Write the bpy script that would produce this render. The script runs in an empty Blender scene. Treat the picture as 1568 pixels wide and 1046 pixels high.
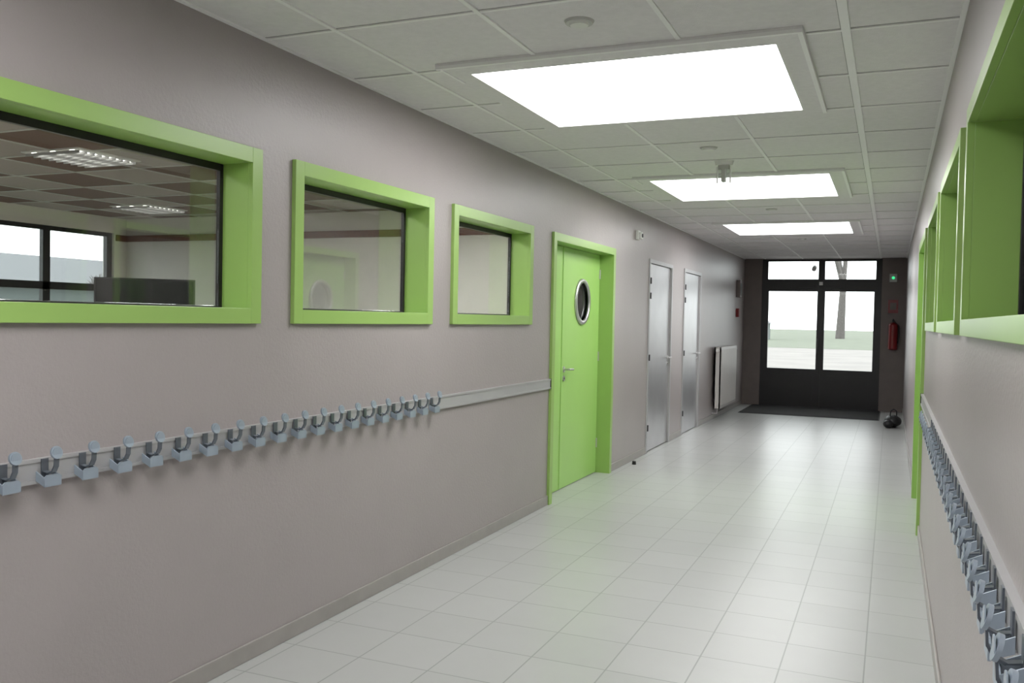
import bpy, math, random
from mathutils import Vector, Matrix
random.seed(3)

# ------------------------------------------------------------ materials
def mat(name, col, rough=0.5, metal=0.0, noise=0.0, nscale=8.0, bump=0.0, bscale=60.0, emit=0.0, coat=0.0, spec=0.5):
    m = bpy.data.materials.new(name); m.use_nodes = True
    nt = m.node_tree; b = nt.nodes['Principled BSDF']
    b.inputs['Base Color'].default_value = (*col, 1)
    b.inputs['Roughness'].default_value = rough
    b.inputs['Metallic'].default_value = metal
    b.inputs['Specular IOR Level'].default_value = spec
    b.inputs['Coat Weight'].default_value = coat
    tc = nt.nodes.new('ShaderNodeTexCoord')
    if noise > 0:
        n = nt.nodes.new('ShaderNodeTexNoise'); n.inputs['Scale'].default_value = nscale
        n.inputs['Detail'].default_value = 4
        r = nt.nodes.new('ShaderNodeValToRGB')
        r.color_ramp.elements[0].position = .3; r.color_ramp.elements[1].position = .7
        r.color_ramp.elements[0].color = (*[c*(1-noise) for c in col], 1)
        r.color_ramp.elements[1].color = (*[min(1, c*(1+noise)) for c in col], 1)
        nt.links.new(tc.outputs['Object'], n.inputs['Vector'])
        nt.links.new(n.outputs['Fac'], r.inputs['Fac'])
        nt.links.new(r.outputs['Color'], b.inputs['Base Color'])
    if bump > 0:
        n2 = nt.nodes.new('ShaderNodeTexNoise'); n2.inputs['Scale'].default_value = bscale
        n2.inputs['Detail'].default_value = 3
        bp = nt.nodes.new('ShaderNodeBump'); bp.inputs['Strength'].default_value = bump
        bp.inputs['Distance'].default_value = .01
        nt.links.new(tc.outputs['Object'], n2.inputs['Vector'])
        nt.links.new(n2.outputs['Fac'], bp.inputs['Height'])
        nt.links.new(bp.outputs['Normal'], b.inputs['Normal'])
    if emit > 0:
        b.inputs['Emission Color'].default_value = (*col, 1)
        b.inputs['Emission Strength'].default_value = emit
    return m

M = {}
M['wall'] = mat('wall_taupe_paint', (.362, .326, .320), .38, noise=.025, nscale=2.5, bump=.16, bscale=70)
M['wall_end'] = mat('wall_end_shaded_taupe', (.17, .14, .13), .5, noise=.05, bump=.1)  # wall taupe darkened in the colour: backlit shade of the end wall
M['green'] = mat('green_lacquer', (.31, .49, .13), .3, noise=.02, nscale=3)
M['green_door'] = mat('green_door_laminate', (.37, .62, .17), .36, noise=.02, nscale=3)
M['base'] = mat('baseboard_tile', (.33, .31, .29), .4, noise=.05)
M['ceil'] = mat('ceiling_tile', (.76, .745, .75), .9, noise=.03, nscale=30, bump=.2, bscale=150)
M['tbar'] = mat('ceiling_tbar', (.86, .86, .85), .4)
M['tshade'] = mat('ceiling_painted_shadow_line', (.36, .36, .35), .8)  # flat dark strip painting the shadow line beside each T-bar
M['alu'] = mat('rail_aluminium', (.46, .455, .46), .4, metal=.3, noise=.03, nscale=5)
M['steel'] = mat('brushed_steel', (.60, .59, .60), .36, metal=.85, noise=.04, nscale=4)
M['hook'] = mat('hook_blue_grey', (.34, .40, .47), .33, metal=.3, noise=.04)
M['hookdark'] = mat('hook_dark_steel', (.16, .18, .21), .3, metal=.6, noise=.04)
M['dark'] = mat('dark_bronze_profile', (.014, .012, .014), .4, noise=.1)
M['black'] = mat('black_rubber', (.012, .012, .013), .5, noise=.1)
M['screen'] = mat('television_screen', (.01, .012, .014), .2)
M['mat'] = mat('doormat_fibre', (.02, .019, .019), .95, noise=.3, nscale=80, bump=.5, bscale=200)
M['white'] = mat('white_plastic', (.75, .75, .73), .4, noise=.01)
M['disc'] = mat('detector_grey', (.52, .52, .50), .5, noise=.01)
M['offw'] = mat('classroom_white_paint', (.72, .70, .67), .6, noise=.02, bump=.05)
M['brown'] = mat('brown_trim', (.14, .05, .03), .4, noise=.1)
M['red'] = mat('extinguisher_red', (.20, .010, .012), .3, noise=.03)
M['panel'] = mat('skylight_diffuser', (1.0, 1.0, 1.0), .5, emit=9.0)
M['lamp'] = mat('troffer_tube', (1.0, .97, .9), .5, emit=5.0)
M['fill_lamp'] = mat('unseen_fill_panel', (1.0, .97, .93), .5, emit=55.0)  # panels added out of view to brighten the classroom
M['rad'] = mat('radiator_enamel', (.55, .53, .51), .35, noise=.02)
M['ground'] = mat('outdoor_paving', (.19, .175, .165), .9, noise=.12, nscale=.5)
M['grass'] = mat('outdoor_grass', (.105, .118, .085), .95, noise=.2, nscale=1)
M['bark'] = mat('tree_bark', (.11, .10, .095), .9, noise=.3, nscale=12, bump=.5, bscale=20)
M['render'] = mat('facade_render', (.12, .14, .135), .8, noise=.05)
M['roof'] = mat('roof_slate', (.12, .12, .13), .7, noise=.1)
M['lino'] = mat('classroom_lino', (.42, .40, .36), .4, noise=.05)
M['greenled'] = mat('exit_green', (.05, .8, .3), .4, emit=1.0)

def glass(name, tint=(.93, .96, .95), k=1.0):
    m = bpy.data.materials.new(name); m.use_nodes = True
    nt = m.node_tree; nt.nodes.clear()
    o = nt.nodes.new('ShaderNodeOutputMaterial'); mx = nt.nodes.new('ShaderNodeMixShader')
    t = nt.nodes.new('ShaderNodeBsdfTransparent'); t.inputs[0].default_value = (*tint, 1)
    g = nt.nodes.new('ShaderNodeBsdfGlossy'); g.inputs['Roughness'].default_value = .01
    f = nt.nodes.new('ShaderNodeFresnel'); f.inputs['IOR'].default_value = 1.45
    mu = nt.nodes.new('ShaderNodeMath'); mu.operation = 'MULTIPLY'; mu.inputs[1].default_value = k; mu.use_clamp = True
    nt.links.new(f.outputs[0], mu.inputs[0]); nt.links.new(mu.outputs[0], mx.inputs[0])
    nt.links.new(t.outputs[0], mx.inputs[1]); nt.links.new(g.outputs[0], mx.inputs[2])
    nt.links.new(mx.outputs[0], o.inputs[0])
    return m
M['glass'] = glass('window_glass', (.90, .92, .91), k=.3)
M['glass_dim'] = glass('porthole_glass', (.30, .31, .31), k=1.3)

def tilemat():
    m = bpy.data.materials.new('floor_tile'); m.use_nodes = True
    nt = m.node_tree; b = nt.nodes['Principled BSDF']
    tc = nt.nodes.new('ShaderNodeTexCoord'); mp = nt.nodes.new('ShaderNodeMapping')
    mp.inputs['Location'].default_value = (.066, .1, 0)
    br = nt.nodes.new('ShaderNodeTexBrick'); br.offset = 0; br.squash = 1
    br.inputs['Scale'].default_value = 1
    br.inputs['Brick Width'].default_value = .34; br.inputs['Row Height'].default_value = .34
    br.inputs['Mortar Size'].default_value = .0035; br.inputs['Mortar Smooth'].default_value = .2
    br.inputs['Color1'].default_value = (.455, .462, .45, 1); br.inputs['Color2'].default_value = (.43, .438, .425, 1)
    br.inputs['Mortar'].default_value = (.28, .29, .275, 1)
    no = nt.nodes.new('ShaderNodeTexNoise'); no.inputs['Scale'].default_value = 6; no.inputs['Detail'].default_value = 5
    mx = nt.nodes.new('ShaderNodeMix'); mx.data_type = 'RGBA'; mx.blend_type = 'MULTIPLY'; mx.inputs[0].default_value = .06
    nt.links.new(tc.outputs['Object'], mp.inputs[0]); nt.links.new(mp.outputs[0], br.inputs['Vector'])
    nt.links.new(tc.outputs['Object'], no.inputs['Vector'])
    nt.links.new(br.outputs['Color'], mx.inputs[6]); nt.links.new(no.outputs['Fac'], mx.inputs[7])
    nt.links.new(mx.outputs[2], b.inputs['Base Color'])
    bp = nt.nodes.new('ShaderNodeBump'); bp.inputs['Strength'].default_value = .3; bp.inputs['Distance'].default_value = .002; bp.invert = True
    nt.links.new(br.outputs['Fac'], bp.inputs['Height']); nt.links.new(bp.outputs[0], b.inputs['Normal'])
    b.inputs['Roughness'].default_value = .32
    return m
M['tile'] = tilemat()

def checkmat():
    m = bpy.data.materials.new('classroom_ceiling_tiles'); m.use_nodes = True
    nt = m.node_tree; b = nt.nodes['Principled BSDF']
    tc = nt.nodes.new('ShaderNodeTexCoord'); ck = nt.nodes.new('ShaderNodeTexChecker')
    ck.inputs['Scale'].default_value = 1/.72
    ck.inputs['Color1'].default_value = (.36, .32, .30, 1); ck.inputs['Color2'].default_value = (.14, .082, .062, 1)
    mp = nt.nodes.new('ShaderNodeMapping'); mp.inputs['Location'].default_value = (.1, .1, .3)
    nt.links.new(tc.outputs['Object'], mp.inputs[0]); nt.links.new(mp.outputs[0], ck.inputs['Vector'])
    nt.links.new(ck.outputs['Color'], b.inputs['Base Color']); b.inputs['Roughness'].default_value = .8
    return m
M['check'] = checkmat()

# ------------------------------------------------------------ mesh builder
class MB:
    def __init__(s): s.v = []; s.f = []; s.m = []; s.sm = []; s.mats = []
    def mi(s, k):
        if k not in s.mats: s.mats.append(k)
        return s.mats.index(k)
    def add(s, vs, fs, k, smooth=False):
        o = len(s.v); s.v += [tuple(v) for v in vs]; i = s.mi(k)
        for f in fs:
            s.f.append(tuple(o+a for a in f)); s.m.append(i); s.sm.append(smooth)
    def box(s, x0, x1, y0, y1, z0, z1, k):
        x0, x1 = sorted((x0, x1)); y0, y1 = sorted((y0, y1)); z0, z1 = sorted((z0, z1))
        vs = [(x0,y0,z0),(x1,y0,z0),(x1,y1,z0),(x0,y1,z0),(x0,y0,z1),(x1,y0,z1),(x1,y1,z1),(x0,y1,z1)]
        s.add(vs, [(3,2,1,0),(4,5,6,7),(0,1,5,4),(1,2,6,5),(2,3,7,6),(3,0,4,7)], k)
    def cyl(s, p0, p1, r, k, n=18, r2=None):
        p0 = Vector(p0); p1 = Vector(p1); r2 = r if r2 is None else r2
        d = (p1-p0).normalized(); a = d.orthogonal().normalized(); b = d.cross(a)
        vs = []
        for p, rr in ((p0, r), (p1, r2)):
            for i in range(n):
                t = 2*math.pi*i/n; vs.append(p+a*math.cos(t)*rr+b*math.sin(t)*rr)
        s.add(vs, [(i, (i+1) % n, n+(i+1) % n, n+i) for i in range(n)], k, True)
        s.add(vs[:n], [tuple(reversed(range(n)))], k); s.add(vs[n:], [tuple(range(n))], k)
    def tube(s, pts, r, k, n=8):
        for i in range(len(pts)-1): s.cyl(pts[i], pts[i+1], r if not isinstance(r, list) else r[i], k, n, None if not isinstance(r, list) else r[i+1])
    def ell(s, c, rx, ry, rz, k, nu=16, nv=10, jit=0.0):
        vs = []; fs = []
        for j in range(nv+1):
            ph = math.pi*j/nv
            for i in range(nu):
                t = 2*math.pi*i/nu; q = 1+random.uniform(-jit, jit)
                vs.append((c[0]+rx*q*math.sin(ph)*math.cos(t), c[1]+ry*q*math.sin(ph)*math.sin(t), c[2]+rz*q*math.cos(ph)))
        for j in range(nv):
            for i in range(nu):
                fs.append((j*nu+i, (j+1)*nu+i, (j+1)*nu+(i+1) % nu, j*nu+(i+1) % nu))
        s.add(vs, fs, k, True)
    def ring(s, c, axis_x, ro, ri, x0, x1, k, n=40):
        vs = []
        for (x, r) in ((x0, ro), (x1, ro*.97), (x1, ri), (x0, ri)):
            for i in range(n):
                t = 2*math.pi*i/n; vs.append((x, c[1]+r*math.cos(t), c[2]+r*math.sin(t)))
        fs = []
        for q in range(4):
            for i in range(n):
                fs.append((q*n+i, q*n+(i+1) % n, ((q+1) % 4)*n+(i+1) % n, ((q+1) % 4)*n+i))
        s.add(vs, fs, k, True)
    def build(s, name, bevel=0.0):
        me = bpy.data.meshes.new(name); me.from_pydata(s.v, [], s.f)
        for k in s.mats: me.materials.append(M[k])
        for p, i, q in zip(me.polygons, s.m, s.sm): p.material_index = i; p.use_smooth = q
        me.update()
        import bmesh
        bm = bmesh.new(); bm.from_mesh(me); bmesh.ops.recalc_face_normals(bm, faces=bm.faces); bm.to_mesh(me); bm.free()
        o = bpy.data.objects.new(name, me); bpy.context.scene.collection.objects.link(o)
        if bevel:
            b = o.modifiers.new('bevel', 'BEVEL'); b.width = bevel; b.segments = 2; b.limit_method = 'ANGLE'
        return o

def wall_y(name, x0, x1, ya, yb, zt, ops, k, kback=None):
    mb = MB(); y = ya
    for (a, b, c, d) in sorted(ops):
        if a > y: mb.box(x0, x1, y, a, 0, zt, k)
        if c > 0: mb.box(x0, x1, a, b, 0, c, k)
        if d < zt: mb.box(x0, x1, a, b, d, zt, k)
        y = b
    if y < yb: mb.box(x0, x1, y, yb, 0, zt, k)
    return mb.build(name)

# ------------------------------------------------------------ dimensions
XL, XR, ZC = -2.52, .226, 2.68
YB, YE = -5.0, 16.8
TH = .16
ZT, ZB, FL = 2.20, 1.455, .065
ZBR = 1.472
winL = [(1.77, 3.10), (3.33, 4.66), (4.92, 6.25)]
winR = [(.75, 3.22), (3.50, 4.87), (5.13, 6.48)]
doorL = (6.69, 8.42); doorR = (6.98, 8.55)
utl = [(9.80, 10.95), (11.63, 12.75)]

e = .03
opsL = [(a+e, b-e, ZB+e, ZT-e) for a, b in winL] + [(doorL[0]+e, doorL[1]-e, 0, ZT-e)] + [(a+.02, b-.02, 0, ZT-.02) for a, b in utl]
opsR = [(a+e, b-e, ZBR+e, ZT-e) for a, b in winR] + [(doorR[0]+e, doorR[1]-e, 0, ZT-e)]
wall_y('wall_left', XL-TH, XL, YB, YE, ZC+.1, opsL, 'wall')
wall_y('wall_right', XR, XR+TH, YB, YE, ZC+.1, opsR, 'wall')

mb = MB(); mb.box(XL-TH, XR+TH, YB-.15, YB, 0, ZC+.1, 'wall'); mb.build('wall_back')
mb = MB(); DX0, DX1 = -2.20, -.17
mb.box(XL-TH, DX0, YE, YE+.2, 0, ZC+.1, 'wall_end'); mb.box(DX1, XR+TH, YE, YE+.2, 0, ZC+.1, 'wall_end')
mb.box(DX0, DX1, YE, YE+.2, ZC-.005, ZC+.1, 'wall_end'); mb.build('wall_end')
mb = MB(); mb.box(XL-TH, XR+TH, YB-.15, YE+.2, -.1, 0, 'tile'); mb.build('floor')

# ------------------------------------------------------------ ceiling
SX0, SX1 = -1.905, -.466
sky = [(-2.98, -1.70), (.44, 1.72), (3.865, 5.12), (7.30, 8.62), (10.80, 12.15)]
mb = MB()
mb.box(XL, SX0, YB, YE, ZC, ZC+.05, 'ceil'); mb.box(SX1, XR, YB, YE, ZC, ZC+.05, 'ceil')
y = YB
for a, b in sky:
    mb.box(SX0, SX1, y, a, ZC, ZC+.05, 'ceil'); y = b
mb.box(SX0, SX1, y, YE, ZC, ZC+.05, 'ceil')
mb.build('ceiling')
mb = MB(); mb.box(XL-TH, XR+TH, YB, YE+.2, ZC+.3, ZC+.45, 'ceil'); mb.build('roof_slab')

def insky(x, y):
    return any(SX0-.1 < x < SX1+.11 and a-.17 < y < b+.04 for a, b in sky)
mb = MB()
gx = [-2.15, -1.50, -.85, -.20]
gy = []
y = 3.12-.685*11
while y < YE: gy.append(y); y += .685
for x in gx:
    w = .017 if x == -.20 else .010
    if SX0-.1 < x < SX1+.11:
        y = YB
        for a, b in sky:
            mb.box(x-w, x+w, y, a-.17, ZC-.007, ZC, 'tbar'); y = b+.03
        mb.box(x-w, x+w, y, YE, ZC-.007, ZC, 'tbar')
    else: mb.box(x-w, x+w, YB, YE, ZC-.007, ZC, 'tbar')
    s = -w-.004
    if not (SX0-.1 < x < SX1+.11): mb.box(x+s, x-w, YB, YE, ZC-.001, ZC, 'tshade')
for y in gy:
    if insky(-1, y):
        mb.box(XL, SX0-.1, y-.009, y+.009, ZC-.006, ZC, 'tbar'); mb.box(SX1+.115, XR, y-.009, y+.009, ZC-.006, ZC, 'tbar')
        mb.box(XL, SX0-.1, y-.014, y-.009, ZC-.001, ZC, 'tshade'); mb.box(SX1+.115, XR, y-.014, y-.009, ZC-.001, ZC, 'tshade')
    else:
        mb.box(XL, XR, y-.009, y+.009, ZC-.006, ZC, 'tbar'); mb.box(XL, XR, y-.014, y-.009, ZC-.001, ZC, 'tshade')
mb.box(XL, XL+.02, YB, YE, ZC-.008, ZC, 'tbar'); mb.box(XR-.02, XR, YB, YE, ZC-.008, ZC, 'tbar')
mb.build('trim_1')

for (a, b) in sky:
    mb = MB()
    x0, x1, y0, y1 = SX0-.09, SX1+.11, a-.165, b+.035
    z0, z1 = ZC-.012, ZC-.0005
    mb.box(x0, x1, y0, a, z0, z1, 'ceil'); mb.box(x0, x1, b, y1, z0, z1, 'ceil')
    mb.box(x0, SX0, a, b, z0, z1, 'ceil'); mb.box(SX1, x1, a, b, z0, z1, 'ceil')
    r = .02; zz = ZC-.026
    mb.box(x0, x1, y0, y0+r, zz, z0, 'tbar'); mb.box(x1-r, x1, y0+r, y1, zz, z0, 'tbar')
    mb.box(x0, x0+.012, y0+r, y0+.3, z0-.006, z0, 'tbar')
    mb.box(SX0, SX0+.012, a, b, ZC-.012, ZC+.045, 'white'); mb.box(SX1-.012, SX1, a, b, ZC-.012, ZC+.045, 'white')
    mb.box(SX0+.012, SX1-.012, a, a+.012, ZC-.012, ZC+.045, 'white'); mb.box(SX0+.012, SX1-.012, b-.012, b, ZC-.012, ZC+.045, 'white')
    mb.box(SX0+.001, SX1-.001, a+.001, b-.001, ZC+.02, ZC+.035, 'panel')
    mb.build('skylight')

# ------------------------------------------------------------ baseboards
def base(name, x0, x1, segs):
    mb = MB()
    for a, b in segs: mb.box(x0, x1, a, b, 0, .075, 'base')
    mb.build(name, .003)
base('baseboard_left', XL, XL+.012, [(YB, doorL[0]), (doorL[1], utl[0][0]), (utl[0][1], utl[1][0]), (utl[1][1], YE)])
base('baseboard_right', XR-.012, XR, [(YB, doorR[0]), (doorR[1], YE)])

# ------------------------------------------------------------ interior windows
def window(idx, side, a, b):
    mb = MB(); s = 1 if side == 'L' else -1
    xw = XL if side == 'L' else XR
    zb = ZB if side == 'L' else ZBR; FL = .065 if side == 'L' else .052
    xf = xw + s*.022; xb = xw - s*TH; k = 'green'
    mb.box(xw, xf, a, a+FL, zb, ZT, k); mb.box(xw, xf, b-FL, b, zb, ZT, k)
    mb.box(xw, xf, a+FL, b-FL, ZT-FL, ZT, k); mb.box(xw, xf, a+FL, b-FL, zb, zb+FL, k)
    mb.box(xb, xw, a+e, a+FL, zb+e, ZT-e, k); mb.box(xb, xw, b-FL, b-e, zb+e, ZT-e, k)
    mb.box(xb, xw, a+FL, b-FL, ZT-FL, ZT-e, k); mb.box(xb, xw, a+FL, b-FL, zb+e, zb+FL, k)
    g0, g1 = xw-s*.135, xw-s*.155; w = .02; i0, i1, j0, j1 = a+FL, b-FL, zb+FL, ZT-FL
    mb.box(g0, g1, i0, i0+w, j0, j1, 'dark'); mb.box(g0, g1, i1-w, i1, j0, j1, 'dark')
    mb.box(g0, g1, i0+w, i1-w, j1-.03, j1, 'dark'); mb.box(g0, g1, i0+w, i1-w, j0, j0+.008, 'dark')
    mb.box(xw-s*.143, xw-s*.149, i0+w, i1-w, j0+.008, j1-.03, 'glass')
    return mb.build('window_%d' % idx, .0015)
n = 1
for a, b in winL: window(n, 'L', a, b); n += 1
for a, b in winR: window(n, 'R', a, b); n += 1

# ------------------------------------------------------------ green doors
def handle(mb, xf, s, y, z, dirn, k='steel'):
    mb.cyl((xf, y, z), (xf+s*.008, y, z), .026, k, 20)
    mb.cyl((xf, y, z), (xf+s*.05, y, z), .009, k, 12)
    mb.tube([(xf+s*.05, y, z), (xf+s*.052, y+dirn*.05, z), (xf+s*.05, y+dirn*.12, z-.004)], .009, k, 12)
    mb.cyl((xf, y, z-.08), (xf+s*.008, y, z-.08), .024, k, 20)
    mb.cyl((xf+s*.008, y, z-.08), (xf+s*.010, y, z-.08), .010, 'black', 12)

def gdoor(idx, side, a, b):
    mb = MB(); s = 1 if side == 'L' else -1
    xw = XL if side == 'L' else XR
    xf = xw+s*.022; xb = xw-s*TH; k = 'green'
    mb.box(xw, xf, a, a+FL, 0, ZT, k); mb.box(xw, xf, b-FL, b, 0, ZT, k); mb.box(xw, xf, a+FL, b-FL, ZT-FL, ZT, k)
    mb.box(xb, xw, a+e, a+FL, 0, ZT-e, k); mb.box(xb, xw, b-FL, b-e, 0, ZT-e, k); mb.box(xb, xw, a+FL, b-FL, ZT-FL, ZT-e, k)
    lx0, lx1 = xw-s*.12, xw-s*.155
    i0, i1 = a+FL+.003, b-FL-.003; sp = i0+.54; zt = ZT-FL-.004
    mb.box(lx0, lx1, i0, sp-.002, .008, zt, 'green_door')
    cy = (sp+i1)/2; cz = 1.665; R = .20
    N = 48; ya, yb, za, zb = sp+.002, i1, .008, zt
    for xx in (lx0, lx1):
        vs = []
        for i in range(N):
            t = 2*math.pi*i/N; c, q = math.cos(t), math.sin(t)
            vs.append((xx, cy+R*c, cz+R*q))
        for i in range(N):
            t = 2*math.pi*i/N; c, q = math.cos(t), math.sin(t)
            sc = []
            if c > 1e-6: sc.append((yb-cy)/c)
            if c < -1e-6: sc.append((ya-cy)/c)
            if q > 1e-6: sc.append((zb-cz)/q)
            if q < -1e-6: sc.append((za-cz)/q)
            m = min(sc); vs.append((xx, cy+m*c, cz+m*q))
        o = 2*N; vs += [(xx, yb, zb), (xx, ya, zb), (xx, ya, za), (xx, yb, za)]
        fs = [(i, (i+1) % N, N+(i+1) % N, N+i) for i in range(N)]
        def ang(y, z): return (math.atan2(z-cz, y-cy)) % (2*math.pi)
        for ci, (yy, zz) in enumerate([(yb, zb), (ya, zb), (ya, za), (yb, za)]):
            i = int(ang(yy, zz)/(2*math.pi)*N); fs.append((N+i % N, o+ci, N+(i+1) % N))
        mb.add(vs, fs, 'green_door')
    for (p, q) in (((ya, za), (ya, zb)), ((yb, za), (yb, zb)), ((ya, zb), (yb, zb)), ((ya, za), (yb, za))):
        mb.add([(lx0, *p), (lx1, *p), (lx1, *q), (lx0, *q)], [(0, 1, 2, 3)], 'green_door')
    mb.ring((0, cy, cz), 0, .215, .175, lx0, lx0+s*.018, 'steel')
    mb.ring((0, cy, cz), 0, .215, .175, lx1, lx1-s*.018, 'steel')
    mb.cyl((lx0-s*.012, cy, cz), (lx0-s*.02, cy, cz), .2, 'glass_dim', 40)
    mb.box(lx0, lx0+s*.006, sp-.006, sp+.010, .01, zt, 'green_door')
    handle(mb, lx0, s, sp+.065, 1.06, 1)
    for z in (.25, 1.1, 1.9):
        mb.cyl((lx0+s*.004, i1-.004, z), (lx0+s*.004, i1-.004, z+.09), .008, 'steel', 10)
    mb.build('door_%d' % idx)
gdoor(1, 'L', *doorL); gdoor(2, 'R', *doorR)

# ------------------------------------------------------------ metal utility doors
def udoor(idx, a, b):
    mb = MB(); w = .045
    mb.box(XL-.02, XL+.012, a, a+w, 0, ZT, 'alu'); mb.box(XL-.02, XL+.012, b-w, b, 0, ZT, 'alu'); mb.box(XL-.02, XL+.012, a+w, b-w, ZT-w, ZT, 'alu')
    mb.box(XL-.045, XL-.012, a+w+.003, b-w-.003, .01, ZT-w-.004, 'steel')
    mb.box(XL-TH, XL-.05, a+.02, b-.02, 0, ZT-.02, 'wall_end')
    for z in (.25, 1.05, 1.75, 1.92):
        mb.box(XL-.012, XL+.022, a+w-.012, a+w+.014, z, z+.07, 'black')
    handle(mb, XL-.012, 1, b-w-.075, 1.06, -1)
    mb.build('door_%d' % idx, .0015)
udoor(3, *utl[0]); udoor(4, *utl[1])

# ------------------------------------------------------------ coat rails
def coatrail(side, y0, y1, h0, h1, step):
    mb = MB(); s = 1 if side == 'L' else -1
    xw = XL if side == 'L' else XR
    za, zb = .94, 1.02
    mb.box(xw, xw+s*.014, y0, y1, za, zb, 'alu')
    mb.box(xw+s*.014, xw+s*.018, y0, y1, zb-.012, zb, 'alu'); mb.box(xw+s*.014, xw+s*.018, y0, y1, za, za+.012, 'alu')
    mb.box(xw, xw+s*.02, y1-.004, y1, za-.002, zb+.002, 'black')
    y = h0
    x = xw+s*.018
    while y <= h1+.001:
        D = .036
        vs = []
        for xx, zz0, zz1 in ((x+s*D, .932, .970), (x+s*(D+.005), .932, .970)):
            vs += [(xx, y-.031, zz0), (xx, y+.031, zz0), (xx, y+.031, zz1-.008), (xx, y+.022, zz1), (xx, y-.022, zz1), (xx, y-.031, zz1-.008)]
        mb.add(vs, [tuple(range(6)), tuple(range(11, 5, -1))]+[(i, (i+1) % 6, 6+(i+1) % 6, 6+i) for i in range(6)], 'hook')
        for q in (-.031, .027):
            vs = []
            for yy in (y+q, y+q+.004):
                vs += [(x, yy, .950), (x, yy, .980), (x+s*D, yy, .962), (x+s*D, yy, .934)]
            mb.add(vs, [(0, 1, 2, 3), (7, 6, 5, 4)]+[(i, (i+1) % 4, 4+(i+1) % 4, 4+i) for i in range(4)], 'hook')
        mb.box(x, x+s*.004, y-.013, y+.013, .944, 1.018, 'hookdark')
        pts = [(.004, .978), (.024, .974), (.042, .982), (.052, 1.000), (.054, 1.032)]
        for (p, q) in zip(pts, pts[1:]):
            vs = []
            for yy in (y-.009, y+.009):
                vs += [(x+s*p[0], yy, p[1]), (x+s*q[0], yy, q[1]), (x+s*(q[0]+.004), yy, q[1]-.003), (x+s*(p[0]+.004), yy, p[1]-.004)]
            mb.add(vs, [(0, 1, 2, 3), (7, 6, 5, 4)]+[(i, (i+1) % 4, 4+(i+1) % 4, 4+i) for i in range(4)], 'hookdark')
        mb.cyl((x+s*.051, y, 1.040), (x+s*.058, y, 1.042), .021, 'hook', 22)
        mb.cyl((x+s*.058, y, 1.042), (x+s*.060, y, 1.042), .017, 'hook', 22)
        y += step
    mb.build('coat_hook_rail')
coatrail('L', -1.0, doorL[0], 1.88-.145*14, 4.70, .146)
coatrail('R', -1.0, doorR[0], .42, 5.2, .146)

# ------------------------------------------------------------ end doors (Y = YE)
mb = MB(); yf, yb2 = YE+.03, YE+.09
k = 'dark'
def fr(x0, x1, z0, z1): mb.box(x0, x1, yf, yb2, z0, z1, k)
xa, xm0, xm1, xb = DX0+.12, -1.235, -1.105, DX1-.12
fr(DX0, DX0+.06, 0, ZC-.01); fr(DX1-.06, DX1, 0, ZC-.01)
fr(DX0+.06, DX1-.06, ZC-.05, ZC-.01); fr(DX0+.06, DX1-.06, 2.14, 2.31)
fr(DX0+.06, xa, .0, 2.14); fr(xb, DX1-.06, 0, 2.14)
fr(DX0+.06, DX0+.10, 2.31, ZC-.05); fr(DX1-.10, DX1-.06, 2.31, ZC-.05)
fr(xm0, xm1, .004, 2.14); fr(xm0+.01, xm1-.01, 2.31, ZC-.05)
fr(xa, xm0, .004, .69); fr(xm1, xb, .004, .69); fr(xa, xm0, 2.09, 2.14); fr(xm1, xb, 2.09, 2.14)
for (p, q) in ((xa+.06, xm0-.05), (xm1+.05, xb-.06)):
    mb.box(p, q, yf-.008, yf, .14, .58, k)
mb.box(xa, xm0, YE+.055, YE+.063, .69, 2.09, 'glass'); mb.box(xm1, xb, YE+.055, YE+.063, .69, 2.09, 'glass')
mb.box(DX0+.10, xm0+.01, YE+.055, YE+.063, 2.31, ZC-.05, 'glass'); mb.box(xm1-.01, DX1-.10, YE+.055, YE+.063, 2.31, ZC-.05, 'glass')
mb.box((xm0+xm1)/2-.012, (xm0+xm1)/2+.012, yf-.012, yf, .02, 2.14, k)
mb.cyl((xm0+.03, yf-.05, .98), (xm0+.03, yf-.05, 1.25), .012, k); mb.cyl((xm0+.03, yf, 1.0), (xm0+.03, yf-.05, 1.0), .01, k); mb.cyl((xm0+.03, yf, 1.23), (xm0+.03, yf-.05, 1.23), .01, k)
mb.box(xm1+.02, xm1+.32, yf-.05, yf, 2.15, 2.21, k); mb.box(xm0-.32, xm0-.02, yf-.05, yf, 2.15, 2.21, k)
mb.box(xm1-.10, xm1-.04, yf-.06, yf, 2.20, 2.26, 'white'); mb.cyl((xm0-.06, yf, 2.52), (xm0-.06, yf-.12, 2.48), .04, 'white')
mb.build('door_5')

mb = MB(); mb.box(DX0-.1, DX1+.02, 15.15, YE-.06, 0, .012, 'mat'); mb.box(DX0-.12, DX1+.04, 15.13, YE-.04, 0, .006, 'black'); mb.build('doormat', .002)

# ------------------------------------------------------------ radiator
mb = MB(); ry0, ry1, rz0, rz1 = 13.75, 15.25, .18, 1.12; rx = XL+.04
mb.box(rx, rx+.02, ry0, ry1, rz0, rz1, 'rad'); mb.box(rx+.08, rx+.10, ry0, ry1, rz0, rz1, 'rad')
mb.box(rx, rx+.10, ry0, ry0+.006, rz0, rz1, 'rad'); mb.box(rx, rx+.10, ry1-.006, ry1, rz0, rz1, 'rad')
yy = ry0+.03
while yy < ry1-.03:
    mb.box(rx+.10, rx+.106, yy, yy+.028, rz0+.04, rz1-.04, 'rad')
    mb.box(rx+.02, rx+.08, yy, yy+.01, rz1-.006, rz1, 'rad'); yy += .05
for z in (rz0+.1, rz1-.1): mb.box(XL, rx, ry0+.2, ry0+.24, z, z+.05, 'steel'); mb.box(XL, rx, ry1-.24, ry1-.2, z, z+.05, 'steel')
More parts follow.
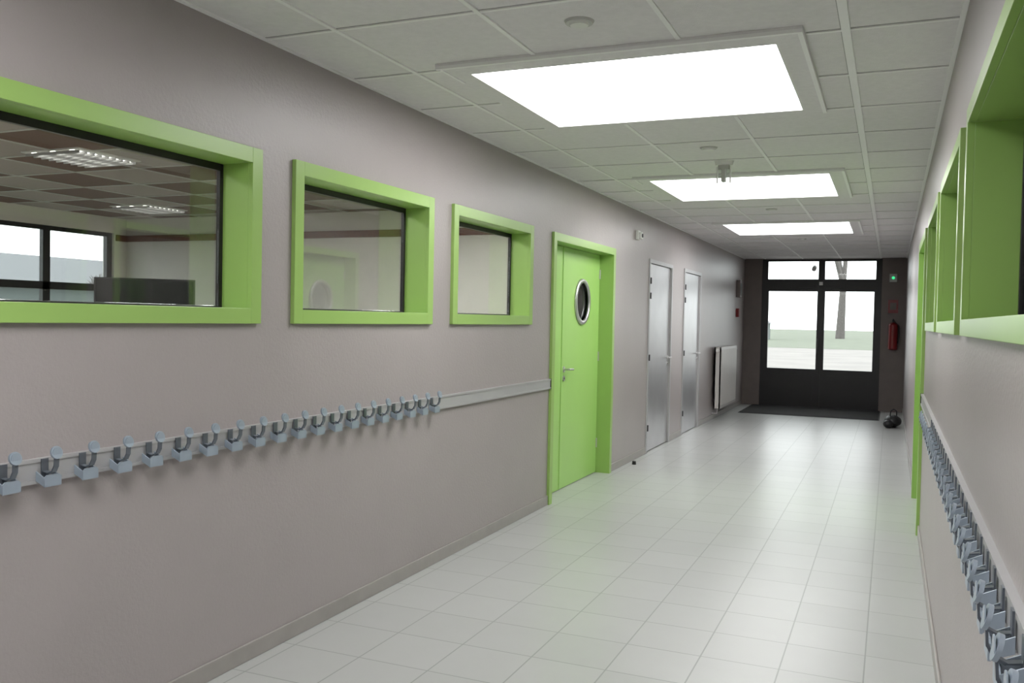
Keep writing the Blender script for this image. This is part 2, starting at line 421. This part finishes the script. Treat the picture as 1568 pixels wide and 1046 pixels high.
mb.tube([(rx+.05, ry0+.05, rz0), (rx+.05, ry0+.05, .1), (XL+.01, ry0+.05, .1)], .01, 'steel', 10)
mb.cyl((rx+.05, ry0-.06, rz1-.05), (rx+.05, ry0, rz1-.05), .022, 'white')
mb.tube([(rx+.05, ry1, rz1-.06), (rx+.05, ry1+.3, rz1-.06), (XL+.01, ry1+.3, rz1-.06)], .01, 'steel', 10)
mb.build('radiator')

# ------------------------------------------------------------ small items
mb = MB(); mb.box(XL, XL+.03, 9.20, 9.30, 2.36, 2.46, 'white'); mb.box(XL+.03, XL+.06, 9.215, 9.285, 2.37, 2.44, 'white'); mb.cyl((XL+.06, 9.25, 2.405), (XL+.068, 9.25, 2.405), .022, 'black'); mb.build('motion_sensor', .006)
mb = MB(); mb.cyl((XL+.09, 9.02, 0), (XL+.09, 9.02, .035), .022, 'black', 18, .018); mb.cyl((XL+.09, 9.02, .035), (XL+.09, 9.02, .045), .012, 'steel'); mb.build('door_stop')
for yy in (3.36, 6.07, 9.5, 12.9):
    mb = MB(); mb.cyl((-1.17, yy, ZC), (-1.17, yy, ZC-.010), .06, 'disc', 32, .054); mb.cyl((-1.17, yy, ZC-.010), (-1.17, yy, ZC-.018), .040, 'white', 32, .036); mb.build('smoke_detector')
mb = MB(); cy = 6.62; cx = -1.16
mb.cyl((cx, cy, ZC), (cx, cy, ZC-.03), .07, 'white', 28, .06); mb.box(cx-.04, cx+.04, cy-.02, cy+.02, ZC-.06, ZC-.03, 'disc')
mb.box(cx-.045, cx+.045, cy-.004, cy+.004, ZC-.16, ZC-.05, 'glass'); mb.box(cx-.014, cx+.014, cy-.03, cy+.03, ZC-.15, ZC-.06, 'disc')
mb.box(cx-.052, cx-.043, cy-.012, cy+.012, ZC-.16, ZC-.04, 'white'); mb.box(cx+.043, cx+.052, cy-.012, cy+.012, ZC-.16, ZC-.04, 'white')
mb.build('emergency_light')

mb = MB(); ex, ey = .03, YE-.10
mb.cyl((ex, ey, 1.10), (ex, ey, 1.50), .075, 'red', 24); mb.ell((ex, ey, 1.50), .075, .075, .06, 'red'); mb.ell((ex, ey, 1.10), .075, .075, .02, 'red')
mb.cyl((ex, ey, 1.54), (ex, ey, 1.60), .02, 'black'); mb.box(ex-.012, ex+.012, ey-.09, ey+.02, 1.60, 1.62, 'black'); mb.box(ex-.012, ex+.012, ey-.09, ey, 1.575, 1.587, 'black')
mb.tube([(ex+.02, ey, 1.57), (ex+.09, ey-.02, 1.5), (ex+.095, ey-.02, 1.3), (ex+.08, ey-.02, 1.2)], .01, 'black'); mb.box(ex-.04, ex+.04, ey+.06, YE, 1.2, 1.45, 'black')
mb.build('fire_extinguisher')
mb = MB(); mb.box(-.06, .10, YE-.012, YE, 1.72, 1.95, 'red'); mb.box(-.03, .07, YE-.014, YE-.012, 1.78, 1.90, 'wall_end'); mb.build('extinguisher_sign')
mb = MB(); mb.box(-.05, .07, YE-.04, YE, 2.26, 2.40, 'disc'); mb.cyl((.01, YE-.04, 2.33), (.01, YE-.047, 2.33), .025, 'greenled'); mb.build('door_release_box', .004)
mb = MB(); mb.box(XL, XL+.07, 15.9, 16.1, 1.95, 2.25, 'wall_end'); mb.box(XL+.07, XL+.075, 15.92, 16.08, 1.98, 2.2, 'black'); mb.box(XL, XL+.05, 15.93, 16.05, 1.6, 1.75, 'red'); mb.build('fire_alarm_box', .004)
mb = MB()
mb.ell((.06, 14.3, .09), .12, .16, .09, 'black', 22, 12, .05); mb.ell((.0, 14.15, .06), .07, .09, .06, 'black', 16, 10, .06)
mb.tube([(.02, 14.25, .15), (.03, 14.25, .24), (.07, 14.28, .27), (.11, 14.3, .24), (.11, 14.32, .15)], .008, 'black')
mb.build('black_bag')

# ------------------------------------------------------------ classroom (left)
CX, CY, CZ = -9.3, 8.8, 2.70
wall_y('wall_classroom_far', CX-.2, CX, -1, CY+.15, CZ+.1, [(8.58-.97*7-.88, 8.60, .9, 2.50)], 'offw')
mb = MB(); mb.box(CX, XL-TH, CY, CY+.15, 0, CZ+.1, 'offw'); mb.build('wall_classroom_north')
mb = MB(); mb.box(CX, XL-TH, -1.15, -1, 0, CZ+.1, 'offw'); mb.build('wall_classroom_south')
mb = MB(); mb.box(CX-.2, XL-TH, -1.15, CY+.15, CZ, CZ+.1, 'check'); mb.build('ceiling_classroom')
mb = MB(); mb.box(CX-.2, XL-TH, -1.15, CY+.15, -.1, 0, 'lino'); mb.build('floor_classroom')
mb = MB(); q = .1
for i in range(-14, 3):
    x = -.1 + .72*i
    if CX < x < XL-TH: mb.box(x-.012, x+.012, -1, CY, CZ-.006, CZ, 'disc')
for i in range(-1, 14):
    y = -.1+.72*i
    if -1 < y < CY: mb.box(CX, XL-TH, y-.012, y+.012, CZ-.006, CZ, 'disc')
mb.build('trim_3')
mb = MB(); y0, y1 = 8.58-.97*7-.88, 8.60
x0, x1 = CX-.1, CX-.04
mb.box(x0, x1, y0, y1, .9, .97, 'dark'); mb.box(x0, x1, y0, y1, 2.45, 2.50, 'dark'); mb.box(x0, x1, y0, y1, 1.74, 1.83, 'dark')
mb.box(x0, x1, 8.52, 8.60, .97, 2.45, 'dark')
for i in range(1, 9):
    yc = 8.60-.97*i; mb.box(x0, x1, yc-.05, yc+.05, .97, 2.45, 'dark')
mb.box(CX-.075, CX-.07, y0, y1, .97, 2.45, 'glass'); mb.build('window_7')
mb = MB(); mb.box(CX, XL-TH, CY-.03, CY, 2.40, 2.48, 'brown'); mb.box(CX, CX+.03, 8.62, CY-.03, 2.40, 2.48, 'brown'); mb.build('trim_2')
for (tx, ty, lm) in ((-5.86, 5.1, 'lamp'), (-8.0, 7.9, 'lamp'), (-5.86, 1.9, 'lamp'), (-8., 1.9, 'lamp'), (-3.9, 7.0, 'fill_lamp'), (-3.9, 5.0, 'fill_lamp'), (-3.9, 3.0, 'fill_lamp'), (-3.9, .8, 'fill_lamp')):
    mb = MB(); w, l = .30, .30
    mb.box(tx-w, tx+w, ty-l, ty+l, CZ-.01, CZ, 'white')
    if lm == 'fill_lamp':  # added fill panel, hidden from the camera
        mb.box(tx-w+.02, tx+w-.02, ty-l+.02, ty+l-.02, CZ-.016, CZ-.01, lm)
        mb.box(tx-w, tx+w, ty-l, ty-l+.02, CZ-.022, CZ-.01, 'alu'); mb.box(tx-w, tx+w, ty+l-.02, ty+l, CZ-.022, CZ-.01, 'alu')
    else:
        for q in range(3):
            xx = tx-w+.1+q*.2; mb.box(xx-.022, xx+.022, ty-l+.03, ty+l-.03, CZ-.014, CZ-.01, lm)
        for q in range(9):
            y9 = ty-l+.03+q*(2*l-.06)/8; mb.box(tx-w+.02, tx+w-.02, y9-.004, y9+.004, CZ-.035, CZ-.014, 'alu')
    mb.build('ceiling_light')
o = MB()
o.box(-.42, .42, -.03, .03, 1.26, 1.79, 'black'); o.box(-.405, .405, -.034, -.03, 1.275, 1.775, 'screen'); o.box(-.2, .2, .03, .07, 1.35, 1.65, 'black')
o.box(-.05, .05, .03, .08, .1, 1.4, 'steel'); o.box(-.4, .4, -.25, .3, .06, .1, 'black'); o.box(-.3, .3, -.2, .25, .72, .74, 'black')
for px, py in ((-.37, -.22), (.37, -.22), (-.37, .27), (.37, .27)): o.cyl((px, py, 0), (px, py, .06), .03, 'black')
t = o.build('television_on_stand'); t.location = (-6.17, 6.06, 0); t.rotation_euler = (0, 0, math.radians(42))

# ------------------------------------------------------------ rooms on the right
mb = MB(); mb.box(3.5, 3.6, -1, 8.95, 0, ZC+.1, 'offw'); mb.build('wall_right_room_far')
mb = MB(); mb.box(XR+TH, 3.5, 8.8, 8.95, 0, ZC+.1, 'offw'); mb.build('wall_right_room_north')
mb = MB(); mb.box(XR+TH, 3.6, -1.15, -1, 0, ZC+.1, 'offw'); mb.build('wall_right_room_south')
mb = MB(); mb.box(XR+TH, 3.6, -1.15, 8.95, ZC, ZC+.1, 'ceil'); mb.build('ceiling_right_room')
mb = MB(); mb.box(XR+TH, 3.6, -1.15, 8.95, -.1, 0, 'lino'); mb.build('floor_right_room')
for ty in (1.8, 5.6):
    mb = MB(); mb.box(1.6, 2.2, ty-.3, ty+.3, ZC-.01, ZC, 'white')
    for q in range(4): mb.box(1.645+q*.15, 1.705+q*.15, ty-.27, ty+.27, ZC-.014, ZC-.01, 'lamp')
    mb.build('ceiling_light')

# ------------------------------------------------------------ outdoors
mb = MB(); mb.box(-80, 80, YE+.2, 60, -.16, -.06, 'ground'); mb.box(-80, 80, 60, 260, -.16, -.05, 'grass'); mb.build('ground_courtyard')
mb = MB(); mb.box(-80, CX-.2, -40, YE+.2, -.16, -.06, 'grass'); mb.build('ground_garden')
def tree(x, y, h, r, lv0=5):
    mb = MB()
    def br(p, d, L, rr, lv):
        q = p+d*L; mb.cyl(p, q, rr, 'bark', 8, rr*.65)
        if lv == 0: return
        for _ in range(3):
            nd = (d+Vector((random.uniform(-.8, .8), random.uniform(-.8, .8), random.uniform(-.1, .6)))).normalized()
            br(q, nd, L*.68, rr*.6, lv-1)
    br(Vector((x, y, -.1)), Vector((.03, 0, 1)).normalized(), h*.35, r, lv0)
    mb.build('bare_tree')
tree(-5.2, 105, 17, .50); tree(-30, 27, 3.5, .08, 4); tree(-19, 120, 16, .35)
mb = MB(); mb.box(-13.6, -11.0, 88, 91, -.1, 1.5, 'render'); mb.add([(-13.9, 87.8, 1.5), (-10.8, 87.8, 1.5), (-10.8, 91.2, 1.5), (-13.9, 91.2, 1.5), (-12.35, 87.8, 2.3), (-12.35, 91.2, 2.3)], [(0, 1, 4), (2, 3, 5), (1, 2, 5, 4), (3, 0, 4, 5), (0, 3, 2, 1)], 'roof'); mb.build('garden_shed')
mb = MB(); mb.box(-44, -36, 24, 36, -.1, 2.6, 'render'); mb.add([(-44.5, 23.5, 2.6), (-35.5, 23.5, 2.6), (-35.5, 36.5, 2.6), (-44.5, 36.5, 2.6), (-40, 23.5, 4.2), (-40, 36.5, 4.2)], [(0, 1, 4), (2, 3, 5), (1, 2, 5, 4), (3, 0, 4, 5), (0, 3, 2, 1)], 'roof'); mb.build('neighbour_house')

# ------------------------------------------------------------ world
w = bpy.data.worlds.new('World'); bpy.context.scene.world = w; w.use_nodes = True
bg = w.node_tree.nodes['Background']; bg.inputs[1].default_value = 4.8
nt = w.node_tree; tc = nt.nodes.new('ShaderNodeTexCoord'); sp = nt.nodes.new('ShaderNodeSeparateXYZ'); rp = nt.nodes.new('ShaderNodeValToRGB')
rp.color_ramp.elements[0].color = (.84, .86, .88, 1); rp.color_ramp.elements[1].color = (.95, .98, 1, 1)
nt.links.new(tc.outputs['Generated'], sp.inputs[0]); nt.links.new(sp.outputs['Z'], rp.inputs[0]); nt.links.new(rp.outputs[0], bg.inputs[0])

# ------------------------------------------------------------ camera
cam = bpy.data.cameras.new('camera'); co = bpy.data.objects.new('camera', cam); bpy.context.scene.collection.objects.link(co)
cam.sensor_width = 36; cam.lens = 1361/1568*36; cam.clip_start = .02; cam.clip_end = 500
psi, p, roll = math.radians(23.08), .02615, .020
f = Vector((-math.sin(psi)*math.cos(p), math.cos(psi)*math.cos(p), -math.sin(p)))
r0 = Vector((math.cos(psi), math.sin(psi), 0)); u0 = r0.cross(f)
r = r0*math.cos(roll)+u0*math.sin(roll); u = u0*math.cos(roll)-r0*math.sin(roll)
m = Matrix((r, u, -f)).transposed().to_4x4(); m.translation = Vector((0, 0, 1.5)); co.matrix_world = m
bpy.context.scene.camera = co
bpy.context.scene.view_settings.view_transform = 'Standard'
